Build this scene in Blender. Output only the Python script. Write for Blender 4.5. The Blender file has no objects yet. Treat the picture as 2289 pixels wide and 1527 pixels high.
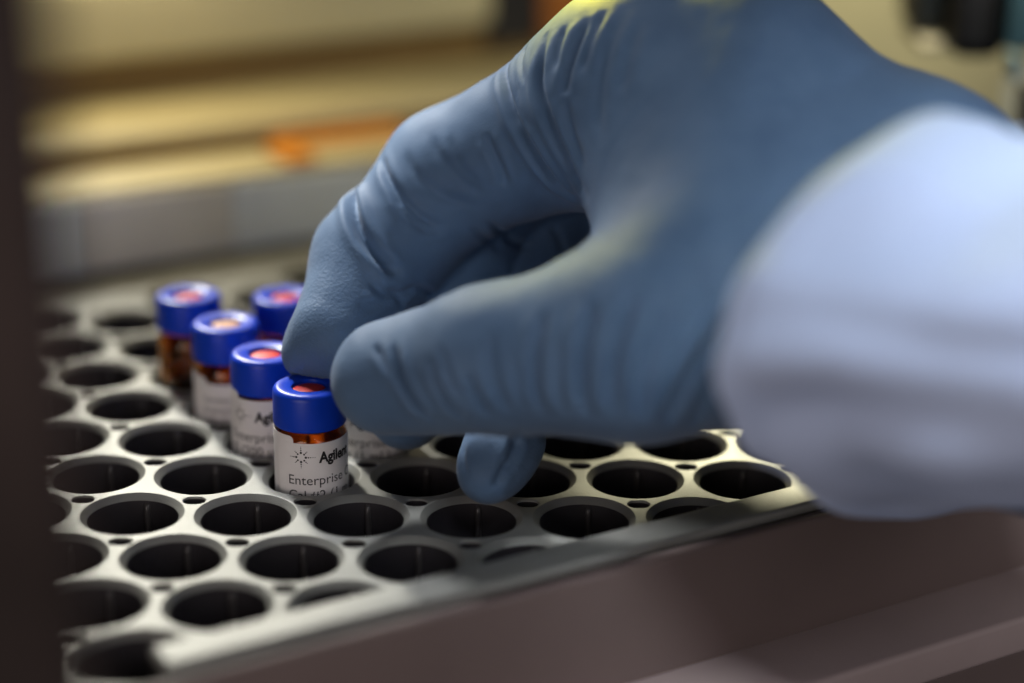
import bpy, bmesh, math, random
import numpy as np
from mathutils import Vector, Matrix, geometry, noise
from mathutils.kdtree import KDTree

random.seed(4); np.random.seed(4)
S = 0.001                                    # everything below is measured in millimetres
scene = bpy.context.scene
C = scene.collection

# ------------------------------------------------------------------ camera
CAM_R = np.array([0.999952399, -0.000645986, 0.00973565])
CAM_U = np.array([-0.00895191, 0.33616667, 0.94175996])
CAM_F = np.array([0.00388116, 0.94180229, -0.33614489])
CAM_T = np.array([39.84588, -279.50352, 128.59547])
FPX = 4416.32                                # focal length in photo pixels (2289 wide)
cd = bpy.data.cameras.new('camera'); cam = bpy.data.objects.new('camera', cd); C.objects.link(cam)
cd.sensor_width = 36.0; cd.lens = FPX / 2289 * 36.0
cd.clip_start = 0.01; cd.clip_end = 20
m = Matrix.Identity(4)
for i in range(3):
    m[i][0] = CAM_R[i]; m[i][1] = CAM_U[i]; m[i][2] = -CAM_F[i]; m[i][3] = CAM_T[i] * S
cam.matrix_world = m
cd.dof.use_dof = True; cd.dof.focus_distance = 0.3125; cd.dof.aperture_fstop = 4.4
cd.dof.aperture_blades = 9
scene.camera = cam

# ------------------------------------------------------------------ light
vs = scene.view_settings
vs.view_transform = 'Standard'; vs.look = 'None'; vs.gamma = 1; vs.use_curve_mapping = False; vs.exposure = 0
world = bpy.data.worlds.new('World'); scene.world = world; world.use_nodes = True
bg = world.node_tree.nodes['Background']
bg.inputs[0].default_value = (0.62, 0.66, 0.85, 1); bg.inputs[1].default_value = 0.015

def area(name, loc, target, size, power, col, spread=180, size_y=None):
    l = bpy.data.lights.new(name, 'AREA'); l.energy = power; l.color = col; l.size = size * S
    if size_y: l.shape = 'RECTANGLE'; l.size_y = size_y * S
    else: l.shape = 'DISK'
    l.spread = math.radians(spread)
    o = bpy.data.objects.new(name, l); C.objects.link(o)
    o.location = Vector(loc) * S
    o.rotation_euler = (Vector(target) - Vector(loc)).to_track_quat('-Z', 'Y').to_euler()
    return o
area('tray_lamp', (-105, 275, 210), (-22, 15, 0), 30, 0.066, (1.0, 0.97, 0.86), 40)
area('upper_lamp', (-60, 150, 240), (20, 42, 45), 50, 0.026, (0.96, 0.98, 1.0), 26)
area('yellow_lamp', (42, 74, 106), (54, 20, 82), 12, 0.0140, (1.0, 0.84, 0.03), 50)
area('right_tray_lamp', (100, 212, 78), (82, 22, 0), 26, 0.0085, (1.0, 0.93, 0.62), 26)
area('ledge_fill', (-25, 165, 105), (-35, 150, 18), 90, 0.038, (1.0, 0.84, 0.50), 120, 12)  # unseen warm light added to brighten the back ledges
area('side_fill', (150, 110, 150), (150, 215, 45), 40, 0.120, (1.0, 0.92, 0.62), 130)  # unseen light added so the side panel is not dark
area('room_fill', (285, -215, 165), (80, -10, 35), 320, 0.36, (1.0, 0.97, 1.0))  # broad fill light added out of view at the right front
area('sleeve_fill', (150, -260, 290), (128, -58, 56), 90, 0.046, (0.88, 0.94, 1.0), 26)  # narrow beam added out of view to brighten the sleeve
area('warm_fill', (-120, -330, 50), (20, 0, 5), 240, 0.42, (1.0, 0.87, 0.82))  # added area light, warm fill from the left front

# ------------------------------------------------------------------ helpers
def P(px, py, d):
    """point d mm along the view axis that is seen at photo pixel (px, py)"""
    return CAM_T + d * (CAM_F + CAM_R * (px - 1144.5) / FPX - CAM_U * (py - 763.5) / FPX)
def project(X):
    D = X - CAM_T; z = D @ CAM_F
    return 1144.5 + FPX * (D @ CAM_R) / z, 763.5 - FPX * (D @ CAM_U) / z, z
TA = math.radians(30.5)                       # direction of the tray's edges
TU = np.array([math.cos(TA), math.sin(TA), 0]); TN = np.array([-math.sin(TA), math.cos(TA), 0])
def T(u, n, z): return tuple(TU * u + TN * n + np.array([0, 0, z]))

def mesh_obj(name, verts, faces, mat, parent=None, smooth=False):
    me = bpy.data.meshes.new(name)
    me.from_pydata([tuple(float(c) * S for c in v) for v in verts], [], [tuple(int(i) for i in f) for f in faces])
    me.update()
    if smooth:
        for p in me.polygons: p.use_smooth = True
    if mat: me.materials.append(mat)
    o = bpy.data.objects.new(name, me); C.objects.link(o)
    if parent: o.parent = parent
    return o
def empty(name, loc=(0, 0, 0), rz=0, parent=None):
    o = bpy.data.objects.new(name, None); C.objects.link(o)
    o.location = Vector(loc) * S; o.rotation_euler = (0, 0, rz); o.empty_display_size = 0.01
    if parent: o.parent = parent
    return o
def tag(o, label, cat, group=None):
    o['label'] = label; o['category'] = cat
    if group: o['group'] = group
    return o
def bevel(o, w, seg=3, angle=35):
    b = o.modifiers.new('bevel', 'BEVEL'); b.width = w * S; b.segments = seg; b.limit_method = 'ANGLE'
    b.angle_limit = math.radians(angle)
    for p in o.data.polygons: p.use_smooth = True
    return o
def tbox(name, u0, u1, n0, n1, z0, z1, mat, parent=None, bev=0.0, seg=3):
    v = [T(u, n, z) for z in (z0, z1) for n in (n0, n1) for u in (u0, u1)]
    f = [(0, 2, 3, 1), (4, 5, 7, 6), (0, 1, 5, 4), (2, 6, 7, 3), (0, 4, 6, 2), (1, 3, 7, 5)]
    o = mesh_obj(name, v, f, mat, parent)
    if bev: bevel(o, bev, seg)
    return o
def lathe(profile, seg, close_top=False, close_bot=False):
    v = []; f = []; n = len(profile)
    for r, z in profile:
        for k in range(seg):
            a = 2 * math.pi * k / seg; v.append((r * math.cos(a), r * math.sin(a), z))
    for i in range(n - 1):
        for k in range(seg):
            k2 = (k + 1) % seg
            f.append((i * seg + k, i * seg + k2, (i + 1) * seg + k2, (i + 1) * seg + k))
    if close_top: f.append(tuple((n - 1) * seg + k for k in range(seg)))
    if close_bot: f.append(tuple(reversed(range(seg))))
    return v, f

# ------------------------------------------------------------------ materials
def mat(name, col, rough=0.5, metal=0.0, spec=0.5, bump=None, vary=None, **kw):
    M = bpy.data.materials.new(name); M.use_nodes = True
    nt = M.node_tree; b = nt.nodes['Principled BSDF']
    b.inputs['Base Color'].default_value = (*col, 1); b.inputs['Roughness'].default_value = rough
    b.inputs['Metallic'].default_value = metal; b.inputs['Specular IOR Level'].default_value = spec
    for k, v in kw.items(): b.inputs[k.replace('_', ' ')].default_value = v
    tc = nt.nodes.new('ShaderNodeTexCoord')
    if vary:                                                   # (scale, amount)
        n = nt.nodes.new('ShaderNodeTexNoise'); n.inputs['Scale'].default_value = vary[0]; n.inputs['Detail'].default_value = 6
        r = nt.nodes.new('ShaderNodeValToRGB'); a = vary[1]
        r.color_ramp.elements[0].position = 0.3; r.color_ramp.elements[1].position = 0.7
        r.color_ramp.elements[0].color = (*[c * (1 - a) for c in col], 1); r.color_ramp.elements[1].color = (*[min(1, c * (1 + a)) for c in col], 1)
        nt.links.new(tc.outputs['Object'], n.inputs['Vector']); nt.links.new(n.outputs['Fac'], r.inputs[0])
        nt.links.new(r.outputs[0], b.inputs['Base Color'])
        mr = nt.nodes.new('ShaderNodeMapRange'); mr.inputs[3].default_value = rough * 0.85; mr.inputs[4].default_value = min(1, rough * 1.15)
        nt.links.new(n.outputs['Fac'], mr.inputs[0]); nt.links.new(mr.outputs[0], b.inputs['Roughness'])
    if bump:                                                   # (scale, strength, distance mm)
        n = nt.nodes.new('ShaderNodeTexNoise'); n.inputs['Scale'].default_value = bump[0]; n.inputs['Detail'].default_value = 3
        bp = nt.nodes.new('ShaderNodeBump'); bp.inputs['Strength'].default_value = bump[1]; bp.inputs['Distance'].default_value = bump[2] * S
        nt.links.new(tc.outputs['Object'], n.inputs['Vector']); nt.links.new(n.outputs['Fac'], bp.inputs['Height'])
        nt.links.new(bp.outputs[0], b.inputs['Normal'])
    return M
M_PLATE = mat('blasted_aluminium', (0.235, 0.235, 0.218), 0.48, 0.3, 0.4, bump=(3200, 0.6, 0.07), vary=(90, 0.14))
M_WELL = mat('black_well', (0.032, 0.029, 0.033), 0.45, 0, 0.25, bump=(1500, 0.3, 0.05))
M_RIB = mat('dark_rib', (0.06, 0.055, 0.055), 0.3, 0, 0.5)
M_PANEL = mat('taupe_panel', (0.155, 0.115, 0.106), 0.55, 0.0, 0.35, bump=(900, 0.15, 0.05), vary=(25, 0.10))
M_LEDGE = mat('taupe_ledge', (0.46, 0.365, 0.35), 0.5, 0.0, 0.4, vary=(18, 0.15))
M_CAP = mat('blue_cap', (0.003, 0.046, 0.52), 0.34, 0, 0.32, bump=(700, 0.06, 0.05))
M_RED = mat('red_septum', (0.62, 0.028, 0.022), 0.5, 0, 0.35, bump=(900, 0.3, 0.08))
M_TAN = mat('tan_septum', (0.62, 0.34, 0.20), 0.55, 0, 0.3, bump=(900, 0.3, 0.08))
M_LABEL = mat('white_label', (0.84, 0.81, 0.80), 0.55, 0, 0.35, vary=(300, 0.03))
M_INK = mat('black_ink', (0.018, 0.016, 0.018), 0.5, 0, 0.3)
M_LIQ = mat('brown_liquid', (0.75, 0.30, 0.03), 0.02, 0, 0.5, Transmission_Weight=1.0, IOR=1.33)
M_AMBER = mat('amber_glass', (0.72, 0.27, 0.02), 0.03, 0, 0.5, Transmission_Weight=1.0, IOR=1.5)
M_GREY = mat('grey_wall', (0.66, 0.71, 0.73), 0.4, 0.1, 0.5, vary=(22, 0.25))
M_GREY2 = mat('warm_grey_wall', (0.60, 0.58, 0.54), 0.45, 0.1, 0.5, vary=(22, 0.2))
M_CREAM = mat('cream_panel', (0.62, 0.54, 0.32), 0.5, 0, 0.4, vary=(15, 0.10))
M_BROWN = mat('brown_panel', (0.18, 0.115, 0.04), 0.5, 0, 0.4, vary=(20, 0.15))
M_BEIGE = mat('beige_panel', (0.50, 0.46, 0.30), 0.55, 0, 0.35, vary=(12, 0.12))
M_ORANGE = mat('orange_plastic', (0.75, 0.27, 0.015), 0.4, 0, 0.5)
M_BLACK = mat('black_plastic', (0.018, 0.018, 0.022), 0.4, 0, 0.5)
M_SLATE = mat('slate_plastic', (0.035, 0.042, 0.05), 0.4, 0, 0.5)
M_TEAL = mat('teal_plastic', (0.05, 0.12, 0.16), 0.4, 0, 0.5)
M_IVORY = mat('ivory_plastic', (0.75, 0.68, 0.52), 0.45, 0, 0.5)
M_POST = mat('dark_frame', (0.030, 0.022, 0.020), 0.8, 0, 0.12, vary=(40, 0.4))

# ------------------------------------------------------------------ tray
PITCH = 17.5; R_OUT = 8.05; R_IN = 7.0; CH = 0.5
def lat(i, j): return (PITCH * (i + j / 2), PITCH * math.sqrt(3) / 2 * j)
def un(x, y): return (x * TU[0] + y * TU[1], x * TN[0] + y * TN[1])
U0, U1, N0, N1 = -78.0, 158.0, -43.0, 127.0
holes = []; slots = []
for j in range(-9, 12):
    for i in range(-14, 16):
        x, y = lat(i, j); u, n = un(x, y)
        if U0 + 10 < u < U1 - 10 and N0 + 6.2 < n < N1 - 14: holes.append((x, y, i, j))
hset = {(h[2], h[3]) for h in holes}
for (x, y, i, j) in holes:                                # slot in the triangle of holes (i,j), (i+1,j), (i,j+1)
    if (i + 1, j) in hset and (i, j + 1) in hset:
        slots.append((x + PITCH / 2, y + PITCH * math.sqrt(3) / 6))
tray = empty('vial_tray', (0, 0, 0))
tag(tray, 'grey metal tray with staggered round wells and small slots', 'tray')
HS = 48
v2 = []; ed = []
def loop(pts):
    b = len(v2); v2.extend(Vector(p) for p in pts); n = len(pts); ed.extend((b + k, b + (k + 1) % n) for k in range(n)); return b
outer = [T(U0, N0, 0)[:2], T(U1, N0, 0)[:2], T(U1, N1, 0)[:2], T(U0, N1, 0)[:2]]
loop(outer)
for x, y, i, j in holes:
    loop([(x + R_OUT * math.cos(2 * math.pi * k / HS), y + R_OUT * math.sin(2 * math.pi * k / HS)) for k in range(HS)])
SLW, SLR = 0.45, 1.3
def slot_pts(x, y, grow=0.0, N=10):
    r = SLR + grow; p = []
    for k in range(N + 1): a = -math.pi / 2 + math.pi * k / N; p.append((x + SLW + r * math.cos(a), y + r * math.sin(a)))
    for k in range(N + 1): a = math.pi / 2 + math.pi * k / N; p.append((x - SLW + r * math.cos(a), y + r * math.sin(a)))
    return p
for x, y in slots: loop(slot_pts(x, y, 0.18))
res = geometry.delaunay_2d_cdt(v2, ed, [], 0, 1e-6)
pv = [(v[0], v[1], 0.0) for v in res[0]]
hx = np.array([(h[0], h[1]) for h in holes]); sx = np.array(slots)
pf = []
for f in res[2]:
    c = np.mean([pv[k][:2] for k in f], axis=0)
    if ((hx - c) ** 2).sum(1).min() < (R_OUT - 0.02) ** 2 * math.cos(math.pi / HS) ** 2: continue
    d = np.abs(sx - c); d[:, 0] = np.maximum(d[:, 0] - SLW, 0)
    if (d ** 2).sum(1).min() < (SLR + 0.12) ** 2: continue
    u, n = un(*c)
    if not (U0 <= u <= U1 and N0 <= n <= N1): continue
    a, b, c3 = (np.array(pv[k]) for k in f[:3])
    pf.append(f if np.cross(b - a, c3 - a)[2] > 0 else tuple(reversed(f)))
prof = [(R_OUT, 0.0), (R_OUT - 0.10, -0.03), (R_IN + 0.10, -0.80), (R_IN, -0.92), (R_IN, -1.4)]
for x, y, i, j in holes:
    b = len(pv)
    for r, z in prof:
        pv.extend((x + r * math.cos(2 * math.pi * k / HS), y + r * math.sin(2 * math.pi * k / HS), z) for k in range(HS))
    for q in range(len(prof) - 1):
        for k in range(HS):
            k2 = (k + 1) % HS; pf.append((b + q * HS + k, b + q * HS + k2, b + (q + 1) * HS + k2, b + (q + 1) * HS + k))
for x, y in slots:
    rings = [(0.18, 0.0), (0.04, -0.12), (0.0, -0.35), (0.0, -6.0)]; b = len(pv); N = 22
    for g, z in rings: pv.extend((px, py, z) for px, py in slot_pts(x, y, g))
    for q in range(len(rings) - 1):
        for k in range(N):
            k2 = (k + 1) % N; pf.append((b + q * N + k, b + q * N + k2, b + (q + 1) * N + k2, b + (q + 1) * N + k))
plate = mesh_obj('plate', pv, pf, M_PLATE, tray, smooth=True)
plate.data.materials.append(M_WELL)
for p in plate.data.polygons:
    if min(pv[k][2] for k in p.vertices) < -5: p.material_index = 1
plate.data.set_sharp_from_angle(angle=math.radians(9))
# wells: black sleeves with three guide ribs
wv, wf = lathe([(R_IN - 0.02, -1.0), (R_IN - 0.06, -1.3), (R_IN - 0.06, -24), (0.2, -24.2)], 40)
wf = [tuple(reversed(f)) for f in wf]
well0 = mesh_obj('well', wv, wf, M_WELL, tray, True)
well0.data.set_sharp_from_angle(angle=math.radians(40))
def rib_mesh():
    prof = [(-0.55, 0), (-0.40, 0.55), (0, 0.78), (0.40, 0.55), (0.55, 0)]
    v = []; f = []
    for z, s in ((-24, 1.0), (-2.8, 1.0), (-1.8, 0.75), (-1.3, 0.12)):
        for a, d in prof: v.append((R_IN - 0.03 - d * s, a * (0.6 + 0.4 * s), z))
    for q in range(3):
        for k in range(4): f.append((q * 5 + k, q * 5 + k + 1, (q + 1) * 5 + k + 1, (q + 1) * 5 + k))
    f.append((15, 16, 17, 18, 19))
    return v, f
rib0 = mesh_obj('guide_rib', *rib_mesh(), M_RIB, well0, True)
rib0.rotation_euler = (0, 0, math.radians(82))
RIBS = [82, 202, 322]
first = True
for x, y, i, j in holes:
    if first: w = well0; first = False
    else: w = well0.copy(); C.objects.link(w); w.parent = tray
    w.location = (x * S, y * S, 0)
    for a in RIBS:
        if w is well0 and a == 82: continue
        r = rib0.copy(); C.objects.link(r); r.parent = w; r.rotation_euler = (0, 0, math.radians(a))
rim = tbox('rim', -29.5, 158, -43.3, -36.4, 0.004, 2.2, M_PLATE, tray, 0.8, 4)

# ------------------------------------------------------------------ housing in front of and behind the tray
hs = empty('instrument_housing', T(0, 60, -40))
tag(hs, 'taupe and cream instrument casing around the metal tray', 'instrument')
hp = Vector(T(0, 60, -40)) * S
def part(o):
    o.parent = hs; o.matrix_parent_inverse = Matrix.Translation(-hp); return o
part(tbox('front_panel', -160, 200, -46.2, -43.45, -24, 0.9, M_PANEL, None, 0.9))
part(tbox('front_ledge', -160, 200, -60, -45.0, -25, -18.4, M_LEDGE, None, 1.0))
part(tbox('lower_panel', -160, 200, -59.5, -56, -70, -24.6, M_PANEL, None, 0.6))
part(tbox('floor_pan', -160, 200, -43, 127, -46, -44, M_BLACK, None))
part(tbox('back_wall', -190, 330, 128.6, 131, -10, 16.3, M_BLACK, None, 0.3))
for k in range(12):
    part(tbox('wall_panel', -120 + k * 34.5, -120 + k * 34.5 + 34.2, 127.4, 128.5, -1.5, 16.0, M_GREY if k % 2 else M_GREY2, None, 0.4))
part(tbox('gap_shadow', -190, 330, 124.6, 127.3, -2, 1.2, M_BLACK, None, 0.4))  # black strip stands in for the shadow between tray and wall
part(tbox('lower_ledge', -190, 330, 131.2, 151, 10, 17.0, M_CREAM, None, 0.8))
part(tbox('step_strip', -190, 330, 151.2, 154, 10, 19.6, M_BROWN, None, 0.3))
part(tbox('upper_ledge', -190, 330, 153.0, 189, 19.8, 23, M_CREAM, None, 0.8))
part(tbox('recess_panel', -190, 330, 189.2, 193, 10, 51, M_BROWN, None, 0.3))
part(tbox('upper_panel', -190, 150, 182, 189.1, 33, 52, M_BEIGE, None, 3.0))
part(tbox('dark_gap_panel', 150.3, 166, 186, 189.1, 27, 52, M_BLACK, None))
part(tbox('orange_block', 166.3, 190, 184, 189.1, 27, 52, mat('rust_plastic', (0.30, 0.10, 0.015), 0.5), None, 1.5))
part(tbox('side_panel', 203, 273, 118, 124, -10, 120, M_BEIGE, None, 2.0))

# ------------------------------------------------------------------ vials
def text_mesh(txt, size, bold=0.0):
    cu = bpy.data.curves.new('print', 'FONT'); cu.body = txt; cu.size = size; cu.offset = bold; cu.resolution_u = 4
    o = bpy.data.objects.new('print', cu); C.objects.link(o)
    dg = bpy.context.evaluated_depsgraph_get(); dg.update()
    me = o.evaluated_get(dg).to_mesh()
    v = [(p.co.x, p.co.y) for p in me.vertices]; f = [tuple(p.vertices) for p in me.polygons]
    o.evaluated_get(dg).to_mesh_clear()
    bpy.data.objects.remove(o); bpy.data.curves.remove(cu)
    return v, f
LR = 5.97
def wrap(pts, s0, z0, th0, r):
    out = []
    for x, y in pts:
        a = th0 + (s0 + x) / LR; out.append((r * math.cos(a), r * math.sin(a), z0 + y))
    return out
def label_patch(th0, s0, s1, z0, z1, r, cr=1.0, lift=0.0):
    """rounded-corner rectangle wrapped on the glass, with a real thickness"""
    ss = sorted(set([s0 + cr * (1 - math.cos(math.pi / 2 * k / 6)) for k in range(7)] + [s1 - cr * (1 - math.cos(math.pi / 2 * k / 6)) for k in range(7)]
                    + list(np.arange(s0 + cr, s1 - cr, 0.4))))
    v = []; f = []
    for s in ss:
        e = min(s - s0, s1 - s); c = 0 if e >= cr else cr - math.sqrt(max(0, cr * cr - (cr - e) ** 2))
        a = th0 + s / LR; rr = r + lift * max(0, 1 - (s - s0) / 1.6) ** 2
        for z in (z0 + c, z1 - c):
            for q in (0, -0.07): v.append(((rr + q) * math.cos(a), (rr + q) * math.sin(a), z))
    n = len(ss)
    for k in range(n - 1):
        a = k * 4; b = a + 4
        f += [(a, b, b + 2, a + 2), (a + 1, a + 3, b + 3, b + 1), (a + 2, b + 2, b + 3, a + 3), (a, a + 1, b + 1, b)]
    f += [(0, 2, 3, 1), (n * 4 - 4, n * 4 - 3, n * 4 - 1, n * 4 - 2)]
    return v, f
def spark():
    v = []; f = []
    for ray in range(8):
        a = ray * math.pi / 4
        seq = [(0.78, 0.20), (1.18, 0.125), (1.50, 0.095), (1.78, 0.07)]
        if ray == 0: seq += [(2.05, 0.07), (2.3, 0.055)]
        if ray % 2: seq = [(0.74, 0.16), (1.10, 0.11), (1.36, 0.08)]
        for d, r in seq:
            b = len(v); v += [(d * math.cos(a) + r * math.cos(t * math.pi / 5), d * math.sin(a) + r * math.sin(t * math.pi / 5)) for t in range(10)]
            f.append(tuple(range(b, b + 10)))
    return v, f
cap_prof = [(4.9, 9.7), (5.78, 9.7), (5.86, 9.85), (5.87, 10.2), (5.87, 14.9), (5.80, 15.3), (5.60, 15.62), (5.2, 15.84), (4.7, 15.9), (4.2, 15.84), (3.1, 15.72), (2.85, 15.6), (2.78, 15.3), (2.78, 14.6), (4.9, 14.5), (4.9, 9.7)]
def cap_mesh():
    v, f = lathe(cap_prof, 96)
    out = []
    for x, y, z in v:                                    # fine grip ridges on the skirt
        r = math.hypot(x, y); a = math.atan2(y, x)
        if r > 5.8 and 10.0 < z < 14.0: r2 = r + 0.035 * math.cos(48 * a); x, y = x * r2 / r, y * r2 / r
        out.append((x, y, z))
    return out, f
glass_prof = [(0.3, -16.0), (5.2, -16.0), (5.75, -15.5), (5.86, -15), (5.86, 7.4), (5.7, 8.3), (5.2, 8.9), (4.75, 9.4), (4.6, 10), (4.6, 14.4),
              (3.0, 14.4), (3.0, 10), (3.6, 9.2), (4.6, 8.2), (4.9, 7.2), (4.9, -14.6), (4.5, -15), (0.3, -15)]
liq_prof = [(0.2, -14.9), (4.4, -14.9), (4.82, -14.5), (4.82, 2.0), (0.2, 2.0)]
sep_prof = [(0.05, 15.45), (0.9, 15.42), (1.8, 15.3), (2.5, 15.12), (2.74, 14.95), (2.74, 14.62)]
CAPM, GLM, LIQM, SEPM = None, None, None, None
def share(name, key, build, m, parent, cache={}):
    if key not in cache: o = mesh_obj(name, *build(), m, parent, True); cache[key] = o.data; o.data.set_sharp_from_angle(angle=math.radians(50)); return o
    o = bpy.data.objects.new(name, cache[key]); C.objects.link(o); o.parent = parent; return o
def rev(vf): return vf[0], [tuple(reversed(q)) for q in vf[1]]
def vial(ij, lab, rot, septum, label=None, tilt=(0, 0), dz=0.0):
    x, y = lat(*ij); root = empty('vial', (x, y, dz)); tag(root, lab, 'vial', 'amber vials standing in the tray')
    root.rotation_euler = (tilt[0], tilt[1], 0)
    share('cap', 'cap', cap_mesh, M_CAP, root)
    share('septum', 'sep' + septum.name, lambda: rev(lathe(sep_prof, 40)), septum, root)
    share('glass_body', 'glass', lambda: lathe(glass_prof, 64), M_AMBER, root)
    share('liquid', 'liq', lambda: lathe(liq_prof, 48), M_LIQ, root)
    if label:
        th0 = math.atan2(CAM_T[1] - y, CAM_T[0] - x) + math.radians(rot)
        zt, zb, s0, s1, lines = label
        under = label_patch(th0, s1 - 30.0, s0 + 3.0, zb, zt + 1.1, LR - 0.075, 0.8)
        mesh_obj('label_backing', *under, M_LABEL, root, True).data.set_sharp_from_angle(angle=math.radians(30))
        lb = mesh_obj('label', *label_patch(th0, s0, s1, zb, zt, LR, 1.1, 0.12), M_LABEL, root, True)
        lb.data.set_sharp_from_angle(angle=math.radians(30))
        for kind, s, z, size, bold in lines:
            if kind == 'spark':
                v, f = spark(); v = [(a * size, b * size) for a, b in v]; nm = 'emblem'
            else:
                v, f = text_mesh(kind, size, bold); nm = 'lettering'
                if bold: v = [(a * 0.86, b) for a, b in v]
            mesh_obj(nm, wrap(v, s, z, th0, LR + 0.03), f, M_INK, lb)
    return root
vial((0, 1), 'amber vial pinched between gloved finger and thumb, blue cap, red septum, printed label', 0, M_RED,
     (8.0, -13, -5.9, 16, [('spark', -1.6, 5.7, 1.0, 0), ('Agilent', 1.35, 4.75, 2.5, 0.10), ('Enterprise C', -3.95, 0.95, 2.32, 0.0), ('Cal #2 (1 m', -3.95, -1.65, 2.32, 0.0)]))
vial((-1, 2), 'blue capped vial with shiny red septum, just behind the pinched vial', -33, M_RED,
     (9.2, -13, -5.2, 16, [('spark', -1.6, 6.4, 1.0, 0), ('Agilent', 1.35, 5.5, 2.5, 0.10), ('Enterprise', -3.95, 1.9, 2.32, 0.0), ('IS (200 \u00b5L', -3.95, -0.6, 2.32, 0.0)]))
vial((-2, 3), 'blue capped vial with tan septum and pale label, third in the diagonal row', -16, M_TAN,
     (6.2, -13, -5.4, 16, [('Standard mix', -2.9, 2.9, 1.5, 0.0), ('Enterprise', -2.9, 1.0, 1.5, 0.0), ('200 \u00b5L', -2.9, -0.9, 1.5, 0.0)]))
vial((-3, 4), 'unlabelled amber vial with blue cap and red septum, last in the diagonal row', 0, M_RED)
vial((-2, 4), 'blue capped amber vial half hidden behind the index finger', 0, M_RED)
vial((0, 2), 'labelled vial mostly hidden behind the thumb tip', -20, M_RED,
     (9.0, -13, -8.5, 16, [('spark', -5.0, 5.7, 1.0, 0), ('Agilent', -1.6, 4.75, 2.55, 0.055), ('Enterprise', -5.0, 1.2, 2.32, 0.0), ('Mix (1 mL)', -5.0, -1.2, 2.32, 0.0)]))

# ------------------------------------------------------------------ gloved hand (distance field -> surface net)
J = dict(
    wrist=(P(1960, 640, 294), 22.0), wrist_u=(P(2010, 650, 308), 20.0),
    imcp=(P(1430, 205, 314), 15.2), mmcp=(P(1490, 190, 335), 13), rmcp=(P(1560, 300, 348), 12), pmcp=(P(1620, 420, 356), 11),
    tcmc=(P(1800, 690, 288), 15.0), tmcp=(P(1440, 755, 283.5), 12.0), tip_=(P(1090, 798, 290), 10.1), ttip=(P(876, 838, 301.5), 8.4),
    ipip=(P(1005, 398, 331), 11.1), idip=(P(838, 585, 329), 10.1), itip=(P(750, 742, 320.5), 7.4),
    mpip=(P(1112, 425, 344), 9.6), mdip=(P(1005, 645, 339), 8.4), mtip=(P(908, 922, 324), 6.3),
    rpip=(P(1275, 455, 351), 9.0), rdip=(P(1200, 740, 338), 7.6), rtip=(P(1108, 1025, 308), 5.4),
    ppip=(P(1420, 480, 350), 8.0), pdip=(P(1330, 720, 335), 7.0), ptip=(P(1275, 890, 318), 5.6),
)
H = 0.47
allp = np.array([j[0] for j in J.values()]); allr = np.array([j[1] for j in J.values()])
lo = (allp - allr[:, None]).min(0) - 4; hi = (allp + allr[:, None]).max(0) + 4
dims = np.ceil((hi - lo) / H).astype(int) + 1
gx, gy, gz = (lo[k] + H * np.arange(dims[k], dtype=np.float64) for k in range(3))
FAR = 30.0
def block(pmin, pmax):
    a = np.maximum(np.floor((pmin - lo) / H).astype(int), 0); b = np.minimum(np.ceil((pmax - lo) / H).astype(int) + 1, dims)
    return a, b
def smin(a, b, k):
    h = np.maximum(k - np.abs(a - b), 0) / k
    return np.minimum(a, b) - h * h * k * 0.25
def fresh(): return np.full(dims, FAR, np.float32)
def cone(D, A, ra, B, rb, k, margin=10):
    A = np.asarray(A); B = np.asarray(B); R = max(ra, rb) + margin
    a, b = block(np.minimum(A, B) - R, np.maximum(A, B) + R)
    X = (gx[a[0]:b[0], None, None].astype(np.float32), gy[None, a[1]:b[1], None].astype(np.float32), gz[None, None, a[2]:b[2]].astype(np.float32))
    ab = B - A; L2 = ab @ ab
    t = np.clip(sum((X[q] - np.float32(A[q])) * np.float32(ab[q] / L2) for q in range(3)), 0, 1)
    d = np.sqrt(sum((X[q] - np.float32(A[q]) - t * np.float32(ab[q])) ** 2 for q in range(3))) - (ra + (rb - ra) * t)
    s = (slice(a[0], b[0]), slice(a[1], b[1]), slice(a[2], b[2]))
    D[s] = smin(D[s], d, k)
def tri(D, A, B, Cc, r, k, margin=10):
    """rounded triangular slab"""
    A, B, Cc = map(np.asarray, (A, B, Cc)); R = r + margin
    a, b = block(np.minimum(np.minimum(A, B), Cc) - R, np.maximum(np.maximum(A, B), Cc) + R)
    G = np.stack(np.meshgrid(gx[a[0]:b[0]], gy[a[1]:b[1]], gz[a[2]:b[2]], indexing='ij'), -1).astype(np.float32)
    ba, cb, ac = B - A, Cc - B, A - Cc; nor = np.cross(ba, ac)
    def edge(e, o):
        pv_ = G - o.astype(np.float32); t = np.clip(pv_ @ e.astype(np.float32) / (e @ e), 0, 1)
        return ((pv_ - t[..., None] * e.astype(np.float32)) ** 2).sum(-1), pv_
    d1, pa = edge(ba, A); d2, pb = edge(cb, B); d3, pc = edge(ac, Cc)
    sgn = np.sign(pa @ np.cross(ba, nor).astype(np.float32)) + np.sign(pb @ np.cross(cb, nor).astype(np.float32)) + np.sign(pc @ np.cross(ac, nor).astype(np.float32))
    pl = (pa @ nor.astype(np.float32)) ** 2 / (nor @ nor)
    d = np.sqrt(np.where(sgn < 2, np.minimum(np.minimum(d1, d2), d3), pl)) - r
    s = (slice(a[0], b[0]), slice(a[1], b[1]), slice(a[2], b[2]))
    D[s] = smin(D[s], d, k)
def jp(n): return J[n][0]
def jr(n): return J[n][1]
palm = fresh()
cone(palm, jp('wrist'), 20, jp('imcp'), 14.5, 7); cone(palm, jp('wrist'), 20, jp('mmcp'), 13, 7)
cone(palm, jp('wrist_u'), 20, jp('rmcp'), 12, 7); cone(palm, jp('wrist_u'), 19, jp('pmcp'), 11, 7)
cone(palm, jp('imcp'), 13.0, jp('pmcp'), 10.0, 10)
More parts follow.
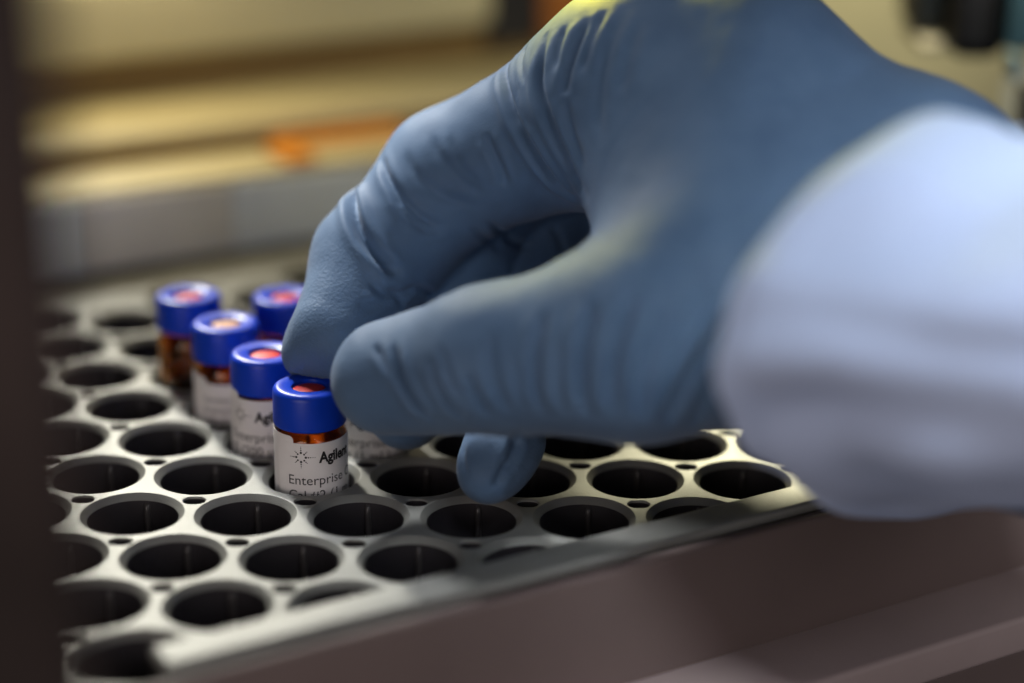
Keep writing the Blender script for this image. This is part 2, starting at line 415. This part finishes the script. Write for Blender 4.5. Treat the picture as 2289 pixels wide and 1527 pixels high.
cone(palm, jp('wrist'), 20, P(2420, 900, 268), 18, 7); cone(palm, jp('wrist_u'), 20, P(2480, 830, 285), 20, 7)
for tA, tB, tC in (((1490, 95, 308), (1715, 118, 302), (1590, 590, 285)), ((1715, 118, 302), (2065, 362, 290), (1590, 590, 285)), ((2065, 362, 290), (1950, 640, 284), (1590, 590, 285))):
    tri(palm, P(*tA), P(*tB), P(*tC), 8.5, 9)                      # flat side of the hand between index knuckle and wrist
cone(palm, P(2065, 368, 290), 8.8, P(2330, 545, 275), 12, 8)
cone(palm, jp('wrist'), 18, jp('tcmc'), 15, 7)
cone(palm, jp('tcmc'), 15.5, jp('tmcp'), 12.4, 8)
tri(palm, jp('imcp') + np.array([0, 0, -3]), P(1520, 700, 286), P(1800, 560, 289), 9.5, 9)
D = None
chains = [
    (('imcp', 14.5), ('ipip', None), ('idip', None), ('itip', None)),
    (('mmcp', 13), ('mpip', None), ('mdip', None), ('mtip', None)),
    (('rmcp', 12), ('rpip', None), ('rdip', None), ('rtip', None)),
    (('pmcp', 11), ('ppip', None), ('pdip', None), ('ptip', None)),
    (('tmcp', 13.0), ('tip_', None), ('ttip', None)),
]
for ch in chains:
    F = fresh()
    for a, b in zip(ch[:-1], ch[1:]):
        cone(F, jp(a[0]), a[1] or jr(a[0]), jp(b[0]), b[1] or jr(b[0]), 3.5)
    if ch[0][0] == 'imcp':
        cone(F, P(682, 796, 321), 3.6, P(752, 785, 320), 4.8, 4)          # broad finger pad behind the cap
        cone(F, P(990, 460, 328), 6.8, P(915, 560, 329), 5.8, 4)         # slack latex inside the bend
    if ch[0][0] == 'tmcp':
        cone(F, P(858, 858, 300), 6.5, P(1000, 840, 295), 7.4, 5)         # soft thumb pad
        cone(F, P(1150, 815, 289), 8.2, P(1400, 800, 282), 9.2, 6)
    if ch[0][0] == 'rmcp':
        cone(F, P(1150, 985, 309), 4.6, P(1090, 1065, 305.5), 4.2, 4)     # loose flattened glove tip
    F = smin(palm, F, 9.0)
    D = F if D is None else smin(D, F, 1.2)
# keep the glove clear of the held cap and the tray
cx, cy = lat(0, 1)
def surface_net(D):
    ins = D < 0
    nx, ny, nz = D.shape
    c = np.zeros((nx - 1, ny - 1, nz - 1), np.int8)
    for dx in (0, 1):
        for dy in (0, 1):
            for dz in (0, 1): c += ins[dx:nx - 1 + dx, dy:ny - 1 + dy, dz:nz - 1 + dz]
    act = (c > 0) & (c < 8)
    idx = np.full(act.shape, -1, np.int64); ids = np.argwhere(act); idx[act] = np.arange(len(ids))
    acc = np.zeros((len(ids), 3)); cnt = np.zeros(len(ids))
    corners = [(dx, dy, dz) for dx in (0, 1) for dy in (0, 1) for dz in (0, 1)]
    for p in corners:
        for ax in range(3):
            if p[ax]: continue
            q = list(p); q[ax] = 1
            d0 = D[ids[:, 0] + p[0], ids[:, 1] + p[1], ids[:, 2] + p[2]].astype(np.float64); d1 = D[ids[:, 0] + q[0], ids[:, 1] + q[1], ids[:, 2] + q[2]].astype(np.float64)
            mk = (d0 < 0) != (d1 < 0); t = np.where(mk, d0 / np.where(mk, d0 - d1, 1), 0)
            w = np.repeat(np.array(p, float)[None], len(ids), 0); w[:, ax] = t
            acc[mk] += w[mk]; cnt[mk] += 1
    V = lo + H * (ids + acc / cnt[:, None])
    Q = []
    for ax in range(3):
        b, c_ = [(1, 2), (2, 0), (0, 1)][ax]
        sl0 = [slice(None)] * 3; sl1 = [slice(None)] * 3; sl0[ax] = slice(0, -1); sl1[ax] = slice(1, None)
        i0 = ins[tuple(sl0)]; i1 = ins[tuple(sl1)]
        e = np.argwhere(i0 != i1); e = e[(e[:, b] > 0) & (e[:, c_] > 0) & (e[:, b] < D.shape[b] - 1) & (e[:, c_] < D.shape[c_] - 1)]
        fl = i0[e[:, 0], e[:, 1], e[:, 2]]
        def at(ob, oc):
            k = e.copy(); k[:, b] += ob; k[:, c_] += oc; return idx[k[:, 0], k[:, 1], k[:, 2]]
        q = np.stack([at(-1, -1), at(0, -1), at(0, 0), at(-1, 0)], 1)
        q[~fl] = q[~fl][:, ::-1]
        Q.append(q)
    return V, np.concatenate(Q)
V, Q = surface_net(D)
def smooth(V, Q, it, f=0.5):
    e = np.concatenate([Q[:, [0, 1]], Q[:, [1, 2]], Q[:, [2, 3]], Q[:, [3, 0]]]); n = len(V)
    for _ in range(it):
        s = np.zeros_like(V); c = np.zeros(n)
        for k in range(3): s[:, k] = np.bincount(e[:, 0], V[e[:, 1], k], n) + np.bincount(e[:, 1], V[e[:, 0], k], n)
        c = np.bincount(e[:, 0], minlength=n) + np.bincount(e[:, 1], minlength=n)
        V = V + f * (s / np.maximum(c, 1)[:, None] - V)
    return V
def normals(V, Q):
    fn = np.cross(V[Q[:, 2]] - V[Q[:, 0]], V[Q[:, 3]] - V[Q[:, 1]]); N = np.zeros_like(V)
    for k in range(4):
        for q in range(3): N[:, q] += np.bincount(Q[:, k], fn[:, q], len(V))
    return N / np.maximum(np.linalg.norm(N, axis=1), 1e-9)[:, None]
V = smooth(V, Q, 4)
qx, qy, qz = project(V)
slack = np.clip((qx - 1460) / 140, 0, 1) * np.clip((900 - qy) / 150, 0, 1) * np.clip((325 - qz) / 10, 0, 1)   # stretched latex over the side of the hand
V = smooth(V, Q, 110, 0.5 * slack[:, None])
# creases pressed into the latex where the glove folds: (path on the glove, half width mm, depth mm)
CREASES = [
    # index finger: tight bands round the joints
    ([(805, 385), (786, 435), (793, 490), (822, 545), (868, 595), (905, 615)], 0.85, 2.1),
    ([(848, 335), (866, 395), (905, 452), (958, 498), (1010, 512)], 0.65, 1.0),
    ([(872, 425), (905, 478), (950, 514), (1000, 526)], 0.5, 0.6),
    ([(905, 330), (930, 390), (990, 440), (1060, 460)], 0.8, 0.35),
    ([(960, 290), (985, 350), (1040, 410), (1090, 430)], 0.9, 0.35),
    ([(1000, 300), (1030, 370), (1075, 415)], 0.7, 0.25),
    ([(820, 630), (858, 652), (902, 655), (938, 636)], 0.7, 0.8),
    ([(870, 640), (890, 665), (900, 700)], 0.6, 0.4),
    ([(880, 660), (838, 682), (798, 690)], 0.7, 0.35),
    ([(1085, 300), (1104, 345), (1122, 385), (1128, 425)], 0.7, 0.7),
    # base of the index finger and knuckle
    ([(1126, 112), (1127, 180), (1146, 255), (1188, 335), (1238, 405), (1300, 462)], 0.8, 1.5),
    ([(1148, 150), (1160, 235), (1196, 305)], 0.6, 0.4),
    ([(1222, 72), (1207, 135), (1204, 200), (1232, 280), (1270, 360), (1312, 450)], 0.85, 1.3),
    ([(1172, 94), (1164, 140), (1170, 190)], 0.5, 0.5),
    ([(1262, 58), (1246, 110), (1240, 160)], 0.8, 0.6),
    ([(1316, 38), (1290, 95), (1268, 160), (1262, 215)], 0.9, 1.0),
    ([(1350, 22), (1322, 85), (1308, 130), (1300, 165)], 0.8, 0.65),
    ([(1398, 12), (1368, 88), (1345, 170), (1338, 250), (1345, 330)], 1.1, 0.5),
    ([(1262, 215), (1280, 300), (1310, 380)], 0.9, 0.45),
    ([(1430, 40), (1402, 130), (1385, 215)], 1.1, 0.4),
    # thumb
    ([(876, 765), (884, 800), (900, 852), (932, 903), (975, 945)], 0.75, 1.1),
    ([(836, 770), (856, 806), (876, 842)], 0.55, 0.5),
    ([(872, 850), (886, 820), (893, 785)], 0.5, 0.35),
    ([(962, 795), (974, 850), (1000, 900), (1042, 945)], 0.7, 0.6),
    ([(985, 770), (1002, 835), (1040, 895)], 0.6, 0.3),
    ([(1042, 830), (1062, 880), (1094, 932)], 0.75, 0.55),
    ([(1105, 735), (1096, 800), (1110, 870), (1146, 932)], 0.9, 0.4),
    ([(1160, 800), (1158, 860), (1175, 925)], 0.7, 0.4),
    ([(1222, 690), (1196, 775), (1194, 860), (1216, 935)], 0.9, 0.8),
    ([(1262, 760), (1252, 840), (1262, 930)], 0.8, 0.35),
    ([(1336, 670), (1308, 755), (1298, 840), (1308, 930)], 0.95, 1.2),
    ([(1362, 700), (1334, 790), (1328, 900)], 0.8, 0.5),
    ([(1430, 630), (1386, 735), (1368, 840), (1376, 940)], 1.1, 0.8),
    ([(1505, 670), (1456, 775), (1436, 870), (1440, 950)], 1.2, 0.8),
    ([(1596, 630), (1530, 750), (1484, 870), (1470, 950)], 1.2, 0.6),
    ([(1650, 690), (1575, 800), (1522, 890), (1490, 965)], 1.3, 1.4),
    ([(1620, 800), (1570, 890), (1545, 960)], 1.0, 0.7),
    # fingers behind
    ([(1085, 490), (1120, 520), (1155, 545), (1195, 552)], 0.55, 0.7),
    ([(1050, 500), (1085, 535), (1125, 560)], 0.5, 0.45),
    ([(1235, 500), (1255, 545), (1260, 590)], 0.6, 0.5),
    ([(930, 640), (955, 655), (965, 670)], 0.6, 0.6),
    ([(1132, 1030), (1120, 1062), (1105, 1092)], 0.6, 0.6),
    ([(1165, 960), (1148, 1010), (1130, 1055)], 0.7, 0.6),
    ([(1040, 990), (1035, 1030), (1045, 1070)], 0.6, 0.3),
]
px, py, pz = project(V); N = normals(V, Q)
facing = ((CAM_T - V) * N).sum(1) > 0
fi = np.where(facing)[0]
def on_surface(pts):
    out = []
    for x, y in pts:
        d2 = (px[fi] - x) ** 2 + (py[fi] - y) ** 2; k = fi[d2 < 14 ** 2]
        if len(k):
            z0 = pz[k].min(); k = k[pz[k] < z0 + 4]
            w = np.exp(-((px[k] - x) ** 2 + (py[k] - y) ** 2) / 40); out.append((V[k] * w[:, None]).sum(0) / w.sum())
        else: out.append(None)
    return out
def dense(path, step=6):
    p = np.array(path, float); q = [p[0]]
    # Catmull-Rom through the given points
    pp = np.vstack([2 * p[0] - p[1], p, 2 * p[-1] - p[-2]])
    for i in range(1, len(pp) - 2):
        n = max(2, int(np.linalg.norm(pp[i + 1] - pp[i]) / step))
        for t in np.linspace(0, 1, n + 1)[1:]:
            a, b, c, d = pp[i - 1:i + 3]
            q.append(0.5 * (2 * b + (c - a) * t + (2 * a - 5 * b + 4 * c - d) * t ** 2 + (3 * b - a - 3 * c + d) * t ** 3))
    return np.array(q)
disp = np.zeros(len(V))
for path, w, dep in CREASES:
    if path[0][1] > 600 and path[-1][1] > 830: dep *= 1.5               # the thumb's latex is bunched
    pts = on_surface(dense(path)); n = len(pts)
    kd = [(p, k / (n - 1)) for k, p in enumerate(pts) if p is not None]
    A = np.array([k[0] for k in kd]); tt = np.array([k[1] for k in kd])
    cand = np.where(((V > A.min(0) - 6 * w) & (V < A.max(0) + 6 * w)).all(1))[0]
    best = np.full(len(cand), 1e9); bt = np.zeros(len(cand))
    for a, t in zip(A, tt):
        d = ((V[cand] - a) ** 2).sum(1); mk = d < best; best[mk] = d[mk]; bt[mk] = t
    s = np.sqrt(best); fade = np.clip(np.minimum(bt, 1 - bt) / 0.22, 0, 1); fade = fade * fade * (3 - 2 * fade) * 0.85 + (0.15 * (fade > 0) if path[0][1] < 120 else 0.15 * fade)
    disp[cand] += fade * dep * (-np.exp(-(s / w) ** 2) + 0.28 * np.exp(-((s - 2.2 * w) / (1.2 * w)) ** 2))
# soft slackness of the latex
nz1 = np.array([noise.noise(Vector(v / 9.0)) for v in V[::1]]) if len(V) < 400000 else 0
disp += 0.22 * nz1 + 0.07 * np.array([noise.noise(Vector((v[0] / 2.2, v[1] / 3.4, v[2] / 3.0))) for v in V])
V = V + N * disp[:, None]
V = smooth(V, Q, 1, 0.4)
# press the latex flat where it meets the cap (radius 5.87) and keep it off the tray
dx = V[:, 0] - cx; dy = V[:, 1] - cy; rr = np.hypot(dx, dy)
mk = (V[:, 2] < 16.0) & (V[:, 2] > -5) & (rr < 5.95)
V[mk, 0] = cx + dx[mk] / rr[mk] * 5.95; V[mk, 1] = cy + dy[mk] / rr[mk] * 5.95

M_GLOVE = mat('nitrile', (0.105, 0.20, 0.36), 0.62, 0, 0.28)
def glove_nodes(M):
    nt = M.node_tree; b = nt.nodes['Principled BSDF']; tc = nt.nodes['Texture Coordinate']
    b.inputs['Sheen Weight'].default_value = 0.12; b.inputs['Sheen Roughness'].default_value = 0.6
    n1 = nt.nodes.new('ShaderNodeTexNoise'); n1.inputs['Scale'].default_value = 2600; n1.inputs['Detail'].default_value = 4
    n2 = nt.nodes.new('ShaderNodeTexNoise'); n2.inputs['Scale'].default_value = 110; n2.inputs['Detail'].default_value = 5
    r = nt.nodes.new('ShaderNodeValToRGB')
    r.color_ramp.elements[0].color = (0.065, 0.125, 0.226, 1); r.color_ramp.elements[1].color = (0.090, 0.162, 0.276, 1)
    r.color_ramp.elements[0].position = 0.3; r.color_ramp.elements[1].position = 0.7
    bp = nt.nodes.new('ShaderNodeBump'); bp.inputs['Strength'].default_value = 0.30; bp.inputs['Distance'].default_value = 0.10 * S
    nt.links.new(tc.outputs['Object'], n1.inputs['Vector']); nt.links.new(tc.outputs['Object'], n2.inputs['Vector'])
    nt.links.new(n2.outputs['Fac'], r.inputs[0]); nt.links.new(r.outputs[0], b.inputs['Base Color'])
    ga = nt.nodes.new('ShaderNodeAttribute'); ga.attribute_name = 'grip'
    n3 = nt.nodes.new('ShaderNodeTexNoise'); n3.inputs['Scale'].default_value = 2000; n3.inputs['Detail'].default_value = 2
    mu = nt.nodes.new('ShaderNodeMath'); mu.operation = 'MULTIPLY'; mu.inputs[1].default_value = 0.4
    b2 = nt.nodes.new('ShaderNodeBump'); b2.inputs['Distance'].default_value = 0.28 * S
    nt.links.new(tc.outputs['Object'], n3.inputs['Vector']); nt.links.new(ga.outputs['Fac'], mu.inputs[0]); nt.links.new(mu.outputs[0], b2.inputs['Strength'])
    nt.links.new(n3.outputs['Fac'], b2.inputs['Height']); nt.links.new(bp.outputs[0], b2.inputs['Normal'])
    nt.links.new(n1.outputs['Fac'], bp.inputs['Height']); nt.links.new(b2.outputs[0], b.inputs['Normal'])
glove_nodes(M_GLOVE)
person = empty('person', tuple(J['wrist'][0]))
tag(person, 'person reaching in with blue nitrile glove and pale coat sleeve, pinching a vial cap', 'person')
wl = Matrix.Translation(-Vector(J['wrist'][0]) * S)
glove = mesh_obj('glove', V, Q, M_GLOVE, person, True); glove.matrix_parent_inverse = wl
grip = np.zeros(len(V))
for a_, b_, r_ in ((J['itip'][0], J['idip'][0], 13.0), (J['ttip'][0], J['ttip'][0] * 0.7 + J['tip_'][0] * 0.3, 13.0), (J['mtip'][0], J['mdip'][0], 10.0), (J['rtip'][0], J['rdip'][0], 10.0)):
    ab = b_ - a_; t_ = np.clip(((V - a_) @ ab) / (ab @ ab), 0, 1); dd = np.linalg.norm(V - a_ - t_[:, None] * ab, axis=1)
    grip = np.maximum(grip, np.clip((r_ - dd) / 2.0, 0, 1) * np.clip((1 - t_) / 0.4, 0, 1))
at = glove.data.attributes.new('grip', 'FLOAT', 'POINT'); at.data.foreach_set('value', grip.astype(np.float32))

# sleeve: gathered coat cuff round the wrist
M_COAT = mat('coat_cloth', (0.56, 0.68, 0.95), 0.85, 0, 0.2, bump=(1400, 0.25, 0.12), vary=(60, 0.05))
RINGS = [  # centre px, py, depth, half height mm, half depth mm, tilt of ring (deg from vertical), turn towards lens, lower half height
    (1896, 782, 260, 32.0, 27.6, 36, 40, 18.0), (1899, 782, 259.5, 33.0, 28.9, 36, 40, 18.6), (1952, 785, 257, 32.2, 29.5, 34, 40, 17.2), (2100, 795, 250, 29, 29, 30, 39, 14.8),
    (2300, 820, 240, 26.5, 28, 25, 38, 14.2), (2500, 840, 230, 25, 28, 22, 37, 13.5), (2750, 880, 218, 25, 28, 20, 36, 14), (3100, 960, 205, 26, 28, 20, 36, 16), (3600, 1080, 190, 28, 29, 20, 36, 20), (4300, 1240, 175, 30, 30, 20, 36, 24)]
NS = 120
def ring(c, k):
    X, Y, d, ra, rb, tilt, turn, rlow = c
    t = math.radians(tilt); q = math.radians(turn)
    ax = CAM_R * math.cos(t) * 1.0 + (-CAM_U) * math.sin(t)              # axis as seen in the picture
    up = CAM_R * math.sin(t) + CAM_U * math.cos(t)
    axis = ax * math.cos(q) - CAM_F * math.sin(q); near = -CAM_F * math.cos(q) - ax * math.sin(q)
    o = P(X, Y, d); out = []
    for s in range(NS):
        a = 2 * math.pi * s / NS
        w = 0.9 * math.sin(5 * a + k * 1.3 + 1) * min(1, 0.3 + k * 0.12) + 0.7 * math.sin(11 * a + k * 0.7) * min(1, 0.25 + k * 0.1)
        w += max(0, -math.cos(a)) * (0.8 * math.sin(7 * a + k * 1.9) + 0.6 * math.sin(4 * a - k * 2.3)) * min(1, k * 0.7)
        w += 1.4 * noise.noise(Vector((math.cos(a) * 2, math.sin(a) * 2, k * 0.45)))
        out.append(o + up * ((ra if math.cos(a) > 0 else rlow) + w) * math.cos(a) + near * ((rb if math.sin(a) > 0 else rb * 1.7) + w) * math.sin(a))
    return out
def lerp_rings(RS, n):
    ks = np.linspace(0, len(RS) - 1, n); A = np.array(RS, float); out = []
    for k in ks:
        i = min(int(k), len(RS) - 2); f = k - i; out.append((A[i] * (1 - f) + A[i + 1] * f, k))
    return out
sv = []; rows = lerp_rings(RINGS, 64)
for c, k in rows: sv += ring(c, k)
sf = [(i * NS + s, (i + 1) * NS + s, (i + 1) * NS + (s + 1) % NS, i * NS + (s + 1) % NS) for i in range(len(rows) - 1) for s in range(NS)]
sleeve = mesh_obj('coat_sleeve', sv, sf, M_COAT, person, True); sleeve.matrix_parent_inverse = wl
so = sleeve.modifiers.new('cloth', 'SOLIDIFY'); so.thickness = 1.6 * S; so.offset = 0
sb = sleeve.modifiers.new('soft', 'SUBSURF'); sb.levels = 1; sb.render_levels = 1

# ------------------------------------------------------------------ things around the tray
post = empty('door_post', tuple(P(70, 760, 150)))
tag(post, 'dark out of focus post at the left edge of the tray', 'post')
def cam_box(name, x0, x1, y0, y1, d0, d1, m_, parent=None, bev=0.0):
    """upright box whose front face spans the given outline at depth d0"""
    a = P(x0, (y0 + y1) / 2, d0); b = P(x1, (y0 + y1) / 2, d0)
    zt = P((x0 + x1) / 2, y0, d0)[2]; zb = P((x0 + x1) / 2, y1, d0)[2]
    r = (b - a); r[2] = 0; L = np.linalg.norm(r); r /= L; f = np.array([-r[1], r[0], 0.0]); dd = d1 - d0
    v = []
    for z in (zb, zt):
        for q in (0, dd):
            for s in (0, L): v.append((a[0] + r[0] * s + f[0] * q, a[1] + r[1] * s + f[1] * q, z))
    fc = [(0, 2, 3, 1), (4, 5, 7, 6), (0, 1, 5, 4), (2, 6, 7, 3), (0, 4, 6, 2), (1, 3, 7, 5)]
    o = mesh_obj(name, v, fc, m_, None)
    if bev: bevel(o, bev, 4)
    if parent is not None: o.parent = parent; o.matrix_parent_inverse = Matrix.Translation(-Vector(parent.location))
    return o
cam_box('bar', -330, 138, -400, 2000, 155, 161, M_POST, post, 0.6)
cam_box('edge_strip', 139, 150, -400, 2000, 157, 160, M_POST, post, 0.2)

clip = empty('orange_clip', tuple(P(640, 345, 440)))
tag(clip, 'orange plastic strip with turned down end lying on the cream ledge', 'strip')
def tpart(o, root): o.parent = root; o.matrix_parent_inverse = Matrix.Translation(-Vector(root.location)); return o
tpart(tbox('strip', 71, 104, 146, 150.5, 17.05, 19.4, M_ORANGE, None, 0.5), clip)
tpart(tbox('end_tab', 68, 75, 131.8, 145.8, 17.05, 18.6, M_ORANGE, None, 0.5), clip)


head = empty('transfer_head', tuple(P(2150, 60, 425)))
tag(head, 'dark rounded instrument head with ivory lower edge above the wrist', 'instrument head')
cam_box('housing', 2050, 2170, -200, 88, 425, 445, M_SLATE, head, 2.5)
cam_box('lower_edge', 2054, 2172, 90, 116, 424.5, 445, M_IVORY, head, 1.0)
cam_box('front_cover', 2136, 2268, -200, 150, 415, 424, M_BLACK, head, 4.0)
rail = empty('guide_rail', tuple(P(2280, 100, 412)))
tag(rail, 'teal upright rail with pale blue block at the right edge', 'rail')
cam_box('upright', 2264, 2330, -200, 124, 408, 414, M_TEAL, rail, 0.5)
cam_box('pale_block', 2262, 2284, 127, 182, 408, 414, mat('pale_blue', (0.22, 0.36, 0.45), 0.4), rail, 0.4)
cam_box('foot', 2268, 2330, 184, 700, 410, 416, M_BLACK, rail, 0.4)
